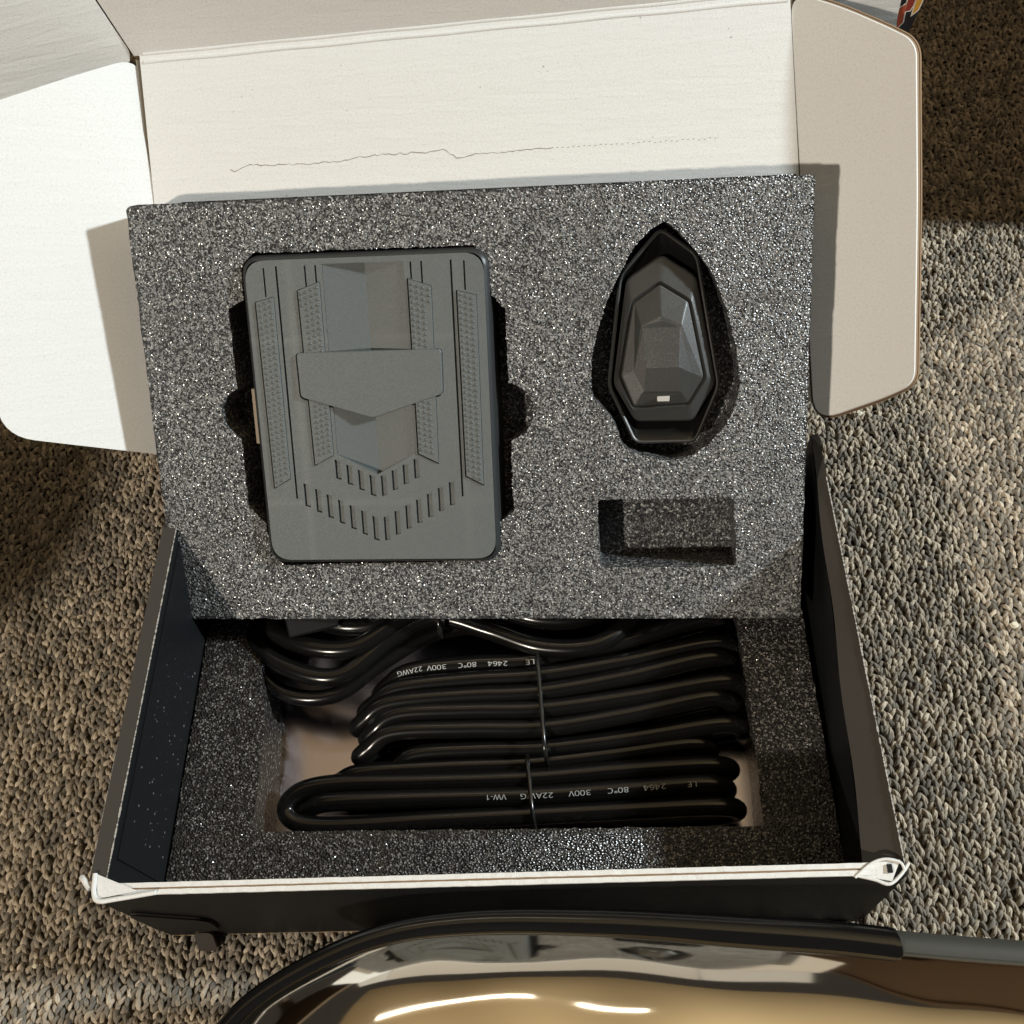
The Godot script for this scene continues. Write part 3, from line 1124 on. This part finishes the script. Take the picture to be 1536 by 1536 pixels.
func key_fob() -> void:
	var o := thing("key_fob", "black faceted key fob with small pale indicator in the pointed right pocket", "key fob", TRAY)
	var outer := round_poly(poly_mm([[68.8, 63.4], [81.8, 53.7], [89.9, 8], [81.5, -12.4], [59.3, -12.4], [49.8, 9], [54.4, 47.7]]), 0.003, 4)
	var mid := round_poly(poly_mm([[69.2, 54.0], [81.3, 46.1], [88.2, 9.0], [80.4, -4.4], [59.7, -4.2], [52.0, 9.6], [57.0, 46]]), 0.0022, 4)
	var mid2 := round_poly(poly_mm([[68.5, 45.4], [79.3, 38.6], [85.0, 11.4], [78.9, 1.3], [58.7, 0.5], [53.8, 12.5], [58.4, 38.6]]), 0.0012, 4)
	var but := round_poly(poly_mm([[68.5, 44.4], [78.6, 38], [84.2, 11.4], [78.5, 2.1], [59.1, 1.3], [54.6, 12.5], [59.1, 38]]), 0.0011, 4)
	var mb := MB.new()
	var b1 := inset(outer, 0.0007)
	var b2 := inset(outer, 0.0012)
	rings(mb, outer, -0.0175, outer, -0.0050)
	rings(mb, outer, -0.0050, b1, -0.0040)
	rings(mb, b1, -0.0040, b2, -0.0044)
	obj("case", mb.mesh(M.fob_plastic), o)
	mb = MB.new()
	rings(mb, b2, -0.0044, mid, -0.0105)
	obj("gloss_band", mb.mesh(M.fob_gloss), o)
	mb = MB.new()
	var mi := inset(mid, 0.0006)
	rings(mb, mid, -0.0105, mid, -0.0052)
	rings(mb, mid, -0.0052, mi, -0.0044)
	rings(mb, mi, -0.0044, mid2, -0.0022)
	rings(mb, mid2, -0.0022, but, -0.0036)
	obj("bezel", mb.mesh(M.fob_plastic), o)
	# button: a shallow basin with a cut gem in the middle
	mb = MB.new()
	var bi := inset(but, 0.0005)
	var rim := inset(but, 0.0009)
	rings(mb, but, -0.0036, bi, -0.0026)
	rings(mb, bi, -0.0026, rim, -0.0024)
	var base := round_poly(poly_mm([[68.7, 33.4], [75.9, 30.2], [79.6, 13.2], [76.2, 6.0], [62.0, 6.4], [59.3, 14.1], [61.8, 30.0]]), 0.0004, 4)
	var zb := -0.0009
	var zt := 0.0014
	var up := func(y: float) -> float: return lerpf(zb, zt - 0.0004, clampf((y - 12.0) / 21.0, 0.0, 1.0))
	for i in base.size():
		var j := (i + 1) % base.size()
		mb.quad(v3(rim[i], -0.0024), v3(rim[j], -0.0024), v3(base[j], up.call(base[j].y / K)), v3(base[i], up.call(base[i].y / K)))
	var P := func(x: float, y: float, z: float) -> Vector3: return Vector3(x * K, y * K, z)
	var t0: Vector3 = P.call(68.7, 31.8, zt - 0.0002)
	var t1: Vector3 = P.call(75.2, 29.4, zt - 0.0008)
	var t2: Vector3 = P.call(74.8, 15.6, zt)
	var t3: Vector3 = P.call(63.5, 15.6, zt)
	var t4: Vector3 = P.call(62.5, 29.4, zt - 0.0008)
	var u0: Vector3 = P.call(68.7, 33.4, up.call(33.4))
	var u1: Vector3 = P.call(75.9, 30.2, up.call(30.2))
	var u2: Vector3 = P.call(79.6, 13.2, up.call(13.2))
	var u3: Vector3 = P.call(76.2, 6.0, zb)
	var u4: Vector3 = P.call(62.0, 6.4, zb)
	var u5: Vector3 = P.call(59.3, 14.1, up.call(14.1))
	var u6: Vector3 = P.call(61.8, 30.0, up.call(30.0))
	var w3: Vector3 = P.call(75.4, 6.9, zb + 0.0004)
	var w4: Vector3 = P.call(62.8, 7.2, zb + 0.0004)
	mb.tri(t0, t4, t1)
	mb.quad(t4, t3, t2, t1)
	mb.quad(t3, w4, w3, t2)
	mb.tri(t2, w3, u2)
	mb.tri(t1, t2, u2)
	mb.tri(t1, u2, u1)
	mb.tri(w3, u3, u2)
	mb.quad(w4, u4, u3, w3)
	mb.tri(w4, u5, u4)
	mb.tri(t3, u5, w4)
	mb.tri(t4, u5, t3)
	mb.tri(t4, u6, u5)
	mb.quad(t0, u0, u6, t4)
	mb.quad(t1, u1, u0, t0)
	obj("button", mb.mesh(M.fob_plastic), o)
	var lp := round_poly(poly_mm([[67.4, 5.2], [71.8, 5.3], [71.7, 3.4], [67.4, 3.4]]), 0.0003, 2)
	obj("indicator_window", plate(lp, -0.0044, -0.00085, 0.0001, M.indicator), o)


# ---------------------------------------------------------------- cables
func hank(turns: Array, xl_under: float, xr_under: float, y_under: float, curl: float, sub := 9) -> PackedVector3Array:   # one cable wound to and fro: each turn [xl, zl, xt, zt, xr, zr, y] is a run on top, then one underneath
	var p := PackedVector3Array()
	for k in turns.size():
		var t: Array = turns[k]
		var y: float = t[6]
		var xl: float = t[0]
		var xr: float = t[4]
		p.append(Vector3(xl, (y + y_under) * 0.5 + 1.0, float(t[1]) + curl) * K)
		p.append(Vector3(xl + 4.0, y - 3.0, float(t[1]) + curl * 0.72) * K)
		p.append(Vector3(xl + 14.0, y + 0.4, float(t[1]) + curl * 0.12) * K)
		p.append(Vector3(lerpf(xl + 14.0, float(t[2]), 0.5), y + 0.8, lerpf(float(t[1]), float(t[3]), 0.62)) * K)
		p.append(Vector3(t[2], y + 0.6, t[3]) * K)
		p.append(Vector3(lerpf(float(t[2]), xr - 8.0, 0.5), y + 0.8, lerpf(float(t[3]), float(t[5]), 0.4)) * K)
		p.append(Vector3(xr - 8.0, y, t[5]) * K)
		p.append(Vector3(xr, (y + y_under) * 0.5, float(t[5]) + 0.8) * K)
		p.append(Vector3(xr - 8.0 - xr_under, y_under, float(t[5])) * K)
		p.append(Vector3(t[2], y_under, float(t[3]) + 0.5) * K)
		p.append(Vector3(xl + 9.0 + xl_under, y_under, float(t[1]) + curl * 0.8) * K)
	return catmull(p, sub)


func run_at(t: Array, x: float) -> Vector3:   # the top run of a turn at x, in millimetres
	var y: float = t[6]
	var a := [Vector3(float(t[0]) + 4.0, y - 3.0, float(t[1]) + 5.0), Vector3(float(t[0]) + 14.0, y + 0.4, float(t[1]) + 0.9), Vector3(lerpf(float(t[0]) + 14.0, float(t[2]), 0.5), y + 0.8, lerpf(float(t[1]), float(t[3]), 0.62)), Vector3(t[2], y + 0.6, t[3]), Vector3(lerpf(float(t[2]), float(t[4]) - 8.0, 0.5), y + 0.8, lerpf(float(t[3]), float(t[5]), 0.4)), Vector3(float(t[4]) - 8.0, y, t[5]), Vector3(t[4], y * 0.5, float(t[5]) + 0.8)]
	for i in range(1, 5):
		if x <= a[i + 1].x or i == 4:
			var u: float = clampf((x - a[i].x) / (a[i + 1].x - a[i].x), 0.0, 1.0)
			return a[i].cubic_interpolate(a[i + 1], a[i - 1], a[i + 2], u)
	return a[3]


func lettering(parent: Node3D, t: Array, r: float, words: Array, phi: float) -> void:   # white print along one run, read upside down from the front
	var font := SystemFont.new()
	font.font_names = PackedStringArray(["Droid Sans"])
	for w in words:
		var tm := TextMesh.new()
		tm.font = font
		tm.text = w[0]
		tm.font_size = 32
		tm.pixel_size = 0.0000745
		tm.depth = 0.00004
		tm.curve_step = 2.0
		tm.material = M.cable_print
		var c := run_at(t, w[1])
		var d := (run_at(t, float(w[1]) + 2.0) - run_at(t, float(w[1]) - 2.0)).normalized()
		var nn := Vector3(0, cos(phi), sin(phi))
		nn = (nn - d * nn.dot(d)).normalized()
		var x := -d
		var y := nn.cross(x)
		var wide: float = w[2]
		obj("printed_text", tm, parent, Transform3D(Basis(x * wide * 1.15, y * 0.76, nn), (c + nn * (r + 0.06)) * K))


func tie_loop(z0: float, z1: float, x: float, lean: float, y_top: float, y_low: float, r: float) -> ArrayMesh:
	var p := PackedVector3Array()
	for q in [[0.0, y_low, z0 + 3], [0.0, (y_low + y_top) / 2, z0 - 1.2], [0.15, y_top - 1.0, z0 + 2.0], [0.5, y_top + 0.6, (z0 + z1) / 2], [0.85, y_top - 1.0, z1 - 2.0], [1.0, (y_low + y_top) / 2, z1 + 1.2], [1.0, y_low, z1 - 3], [0.5, y_low - 0.6, (z0 + z1) / 2]]:
		p.append(Vector3(x + lean * float(q[0]), q[1], q[2]) * K)
	var mb := MB.new()
	tube(mb, catmull(p, 7, true), r, 10, true)
	return mb.mesh(M.tie)


func cables() -> void:
	# the larger coil, in the middle of the opening
	var a := thing("cable_coil", "thick tied coil of glossy black cable behind the flatter coil", "cable")
	var ta := [
		[-49.0, -11.5, 15.0, -12.5, 86.0, -27.0, 26.5],
		[-53.0, -4.0, 15.5, -5.6, 90.0, -16.0, 28.0],
		[-55.5, 2.5, 16.0, 1.6, 88.0, -9.5, 29.4],
		[-52.0, 7.0, 16.5, 8.2, 92.0, 0.0, 29.0],
		[-54.0, 13.5, 17.0, 15.0, 87.0, 5.5, 27.5],
		[-46.0, 20.5, 17.5, 21.0, 90.0, 14.0, 22.0],
	]
	var mb := MB.new()
	tube(mb, hank(ta, 3.0, 2.0, 10.0, 7.5), 0.0035, 14)
	obj("cable", mb.mesh(M.cable), a)
	obj("cable_tie", tie_loop(-16.5, 26.0, 14.2, 3.0, 32.8, 5.0, 0.0008), a)
	lettering(a, ta[0], 3.52, [["LE", 12.0, 1.0], ["2464", -0.5, 0.95], ["80°C", -12.5, 0.95], ["300V", -23.5, 0.95], ["22AWG", -36.5, 0.85]], 0.42)
	# the flatter coil in front
	var b := thing("cable_coil", "flatter coil of black cable nearest the front wall of the box, tied in the middle", "cable")
	var tb := [
		[-67.0, 26.5, 10.0, 26.0, 78.0, 20.5, 19.5],
		[-76.0, 31.5, 10.5, 32.4, 84.0, 29.5, 22.6],
		[-76.5, 38.6, 11.0, 39.0, 82.0, 36.6, 23.2],
		[-77.0, 41.5, 11.5, 45.4, 85.0, 44.0, 21.0],
	]
	mb = MB.new()
	tube(mb, hank([tb[0]], 4.0, 2.0, 9.0, 4.0), 0.0036, 14)
	tube(mb, hank([tb[2]], 8.0, 2.0, 9.5, 1.5), 0.0036, 14)
	var loop := PackedVector3Array()
	for q in [[40, 9, 33], [70, 9, 31], [84, 15, 29.8], [76, 22.4, 29.6], [44, 23.4, 30.8], [10, 23.2, 32.4], [-30, 23.0, 32.2], [-60, 22.4, 31.6], [-74, 21.4, 33.0], [-80.5, 20.2, 37.0], [-80.5, 19.2, 42.0], [-73, 19.2, 45.6], [-55, 20.0, 46.6], [-25, 21.2, 46.0], [11, 21.6, 45.4], [46, 21.4, 44.6], [77, 20.6, 44.0], [85, 14, 44.2], [74, 8, 44.4], [30, 8, 45]]:
		loop.append(Vector3(q[0], q[1], q[2]) * K)
	tube(mb, catmull(loop, 9), 0.0036, 14)
	obj("cable", mb.mesh(M.cable), b)
	obj("cable_tie", tie_loop(23.5, 49.0, 9.4, 2.6, 26.8, 5.0, 0.0008), b)
	lettering(b, tb[2], 3.64, [["LE", 67.0, 1.0], ["2464", 54.5, 1.0], ["80°C", 42.5, 1.0], ["300V", 28.5, 1.0], ["22AWG", 13.0, 1.0], ["VW-1", -2.0, 0.9]], 0.30)
	# connector leads that come out from under the tray
	var c := thing("connector_lead", "black cables with a plug connector half hidden under the foam tray", "cable")
	var runs := [
		[[-86, 20, -62], [-99, 25, -40], [-99, 28, -26], [-84, 30, -13], [-62, 31, -8], [-42, 32, -23], [-24, 33, -30], [-4, 32, -24], [16, 32, -16], [36, 33, -15], [50, 31, -25], [60, 24, -42]],
		[[-78, 20, -60], [-90, 26, -42], [-92, 31, -30], [-76, 34, -20], [-56, 35, -18], [-38, 36, -29], [-24, 36, -35], [-2, 35, -32], [18, 35, -26], [36, 35, -27], [50, 32, -40], [56, 24, -56]],
		[[-70, 20, -60], [-80, 24, -44], [-70, 34, -30], [-50, 36, -27], [-36, 37, -37], [-22, 37, -43], [0, 36, -41], [24, 36, -38], [44, 34, -46]],
		[[-90, 14, -58], [-101, 18, -40], [-102, 21, -24], [-88, 23, -6], [-66, 24, -3], [-46, 24, -17], [-24, 25, -28], [6, 25, -30], [40, 24, -33], [70, 20, -40]],
	]
	for r in runs:
		var p := PackedVector3Array()
		for q in r:
			p.append(Vector3(q[0], q[1], q[2]) * K)
		mb = MB.new()
		tube(mb, catmull(p, 10), 0.0037 if r != runs[3] else 0.0032, 14)
		obj("cable", mb.mesh(M.cable), c)
	obj("cable_tie", tie_loop(-46.0, -23.0, -23.0, 0.4, 41.0, 28.0, 0.0009), c)
	mb = MB.new()
	var plug := round_poly(rect(0.0205, 0.0095), 0.0014, 3)
	obj("plug", plate(plug, -0.004, 0.004, 0.0007, M.connector), c, Transform3D(Basis(Vector3.UP, 0.22) * Basis(Vector3.RIGHT, -1.1), Vector3(-0.0725, 0.0395, -0.0285)))
	for k in 2:
		var key := round_poly(rect(0.0085, 0.0022), 0.0006, 3)
		obj("plug_key", plate(key, 0.0, 0.0018, 0.0004, M.connector), c, Transform3D(Basis(Vector3.UP, 0.22) * Basis(Vector3.RIGHT, -1.1), Vector3(-0.0780 + 0.0098 * k, 0.0425, -0.0292 - 0.0022 * k)))


# ---------------------------------------------------------------- mirrored shell in the foreground
func mirror_shell() -> void:
	var o := thing("mirror_housing", "curved glossy bronze mirror with thick black rim lying in front of the box", "mirror")
	var ctrl := [[-104, 66, 215], [-98, 67, 170], [-88, 68, 138], [-76, 69, 117], [-61, 69.5, 105], [-34, 70, 93.5], [-5, 70, 89.5], [35, 70, 90.5], [73, 70, 93.5], [100, 70, 96], [119.5, 70, 98.5], [140, 69, 100.5], [170, 67, 103], [210, 63, 107], [260, 58, 112]]
	var p := PackedVector3Array()
	for q in ctrl:
		p.append(Vector3(q[0], q[1], q[2]) * K)
	var c := catmull(p, 8)
	# the rim ends where the bare shell goes on
	var rim := PackedVector3Array()
	var rr := PackedFloat32Array()
	for i in c.size():
		if c[i].x > 0.1185:
			break
		var t: float = clampf((c[i].x + 0.08) / 0.19, 0.0, 1.0)
		rim.append(c[i] + Vector3(0, -0.0005, 0.0012))
		rr.append(lerpf(0.0034, 0.0054, t))
	var last := rim[rim.size() - 1]
	for k in range(1, 6):
		var g := PI / 2 * k / 5.0
		rim.append(last + Vector3(sin(g) * 0.0028, 0, 0.0003))
		rr.append(0.0054 * (1.0 - pow(sin(g * 0.98), 4.0) * 0.72))
	var mb := MB.new()
	tube(mb, rim, 0.004, 18, false, rr, 1.0)
	obj("rim", mb.mesh(M.mirror_rim), o)
	var lip := PackedVector3Array()
	for i in rim.size() - 4:
		lip.append(rim[i] + Vector3(0, rr[i] * 0.25, 0) + inward(rim, i) * rr[i] * 0.98)
	mb = MB.new()
	tube(mb, lip, 0.00045, 6)
	obj("rim_lip", mb.mesh(M.gasket), o)
	# gasket along the bare part
	var gk := PackedVector3Array()
	for i in c.size():
		if c[i].x > 0.117:
			gk.append(c[i] + Vector3(0, -0.002, 0.0008))
	mb = MB.new()
	tube(mb, gk, 0.0046, 14)
	obj("gasket", mb.mesh(M.gasket), o)
	# the mirror: steep at the rim, flattening towards the middle, slightly wavy
	var wave := FastNoiseLite.new()
	wave.seed = 8
	wave.frequency = 14.0
	wave.fractal_type = FastNoiseLite.FRACTAL_NONE
	var rows := 60
	var grid := []
	for i in c.size():
		var d := inward(c, i)
		d = (d * 0.8 + Vector3(0, 0, 0.35)).normalized()
		var line := PackedVector3Array()
		var at := c[i] + Vector3(0, -0.0012, 0)
		for k in rows + 1:
			line.append(at + Vector3(0, wave.get_noise_2d(c[i].x, at.z) * 0.0002, 0))
			var s := k * 1.6
			var tilt := deg_to_rad((48.0 - s * 1.05 if s < 17.0 else (30.2 - (s - 17.0) * 1.9 if s < 24.0 else 16.9 - (s - 24.0) * 0.95)) + wave.get_noise_2d(c[i].x * 1.3, s * 0.004 + c[i].z * 3.0) * 3.0)
			at += d * cos(tilt) * 0.0016 + Vector3(0, sin(tilt) * 0.0016, 0)
		grid.append(line)
	var nn := []
	for i in grid.size():
		var line := PackedVector3Array()
		for k in rows + 1:
			var du: Vector3 = grid[mini(i + 1, grid.size() - 1)][k] - grid[maxi(i - 1, 0)][k]
			var dv: Vector3 = grid[i][mini(k + 1, rows)] - grid[i][maxi(k - 1, 0)]
			var q := dv.cross(du).normalized()
			line.append(q if q.y > 0 or k > rows * 0.8 else -q)
		nn.append(line)
	mb = MB.new()
	for i in grid.size() - 1:
		for k in rows:
			mb.trin(grid[i][k], grid[i][k + 1], grid[i + 1][k + 1], nn[i][k], nn[i][k + 1], nn[i + 1][k + 1])
			mb.trin(grid[i][k], grid[i + 1][k + 1], grid[i + 1][k], nn[i][k], nn[i + 1][k + 1], nn[i + 1][k])
	obj("mirror_face", mb.mesh(M.mirror), o)
	# dark housing under the rim, down to the carpet
	mb = MB.new()
	for i in c.size() - 1:
		var a := c[i] + Vector3(0, -0.003, 0)
		var b := c[i + 1] + Vector3(0, -0.003, 0)
		var fa := Vector3(a.x, 0.004, a.z) + inward(c, i) * 0.02
		var fb := Vector3(b.x, 0.004, b.z) + inward(c, i + 1) * 0.02
		mb.quad(fb, fa, a, b)
	obj("housing", mb.mesh(M.mirror_rim), o)


func inward(c: PackedVector3Array, i: int) -> Vector3:
	var t := c[mini(i + 1, c.size() - 1)] - c[maxi(i - 1, 0)]
	return Vector3(-t.z, 0, t.x).normalized()


func crumbs() -> void:
	var list := [
		[Vector3(0.1628, 0, -0.1383), 0.0022, "white foam crumb on the carpet near the lower corner of the right flap"],
		[Vector3(0.1479, 0, -0.0869), 0.0011, "tiny white crumb on the carpet beside the right wall of the box"],
		[Vector3(0.2040, 0, -0.0285), 0.0019, "round pale crumb on the carpet at the far right edge"],
		[Vector3(-0.2092, 0, -0.0633), 0.0010, "tiny pale fleck on the dark carpet left of the box"],
		[Vector3(-0.1753, 0, 0.0897), 0.0012, "thin pale lint fleck on the carpet left of the mirror"],
	]
	for q in list:
		var mb := MB.new()
		var r: float = q[1]
		var pts := PackedVector2Array()
		for k in 7:
			pts.append(Vector2(cos(TAU * k / 7), sin(TAU * k / 7)) * r * rng.randf_range(0.6, 1.15))
		var top := inset(pts, r * 0.3)
		rings(mb, pts, 0.0, pts, r * 0.35)
		rings(mb, pts, r * 0.35, top, r * rng.randf_range(0.6, 0.9))
		cap(mb, top, r * 0.75)
		var o := obj(numbered("crumb"), mb.mesh(M.crumb), self, Transform3D(Basis(Vector3.RIGHT, -PI / 2), q[0] + Vector3(0, 0.0036, 0)))
		tag(o, q[2], "crumb", "pale crumbs on the carpet")
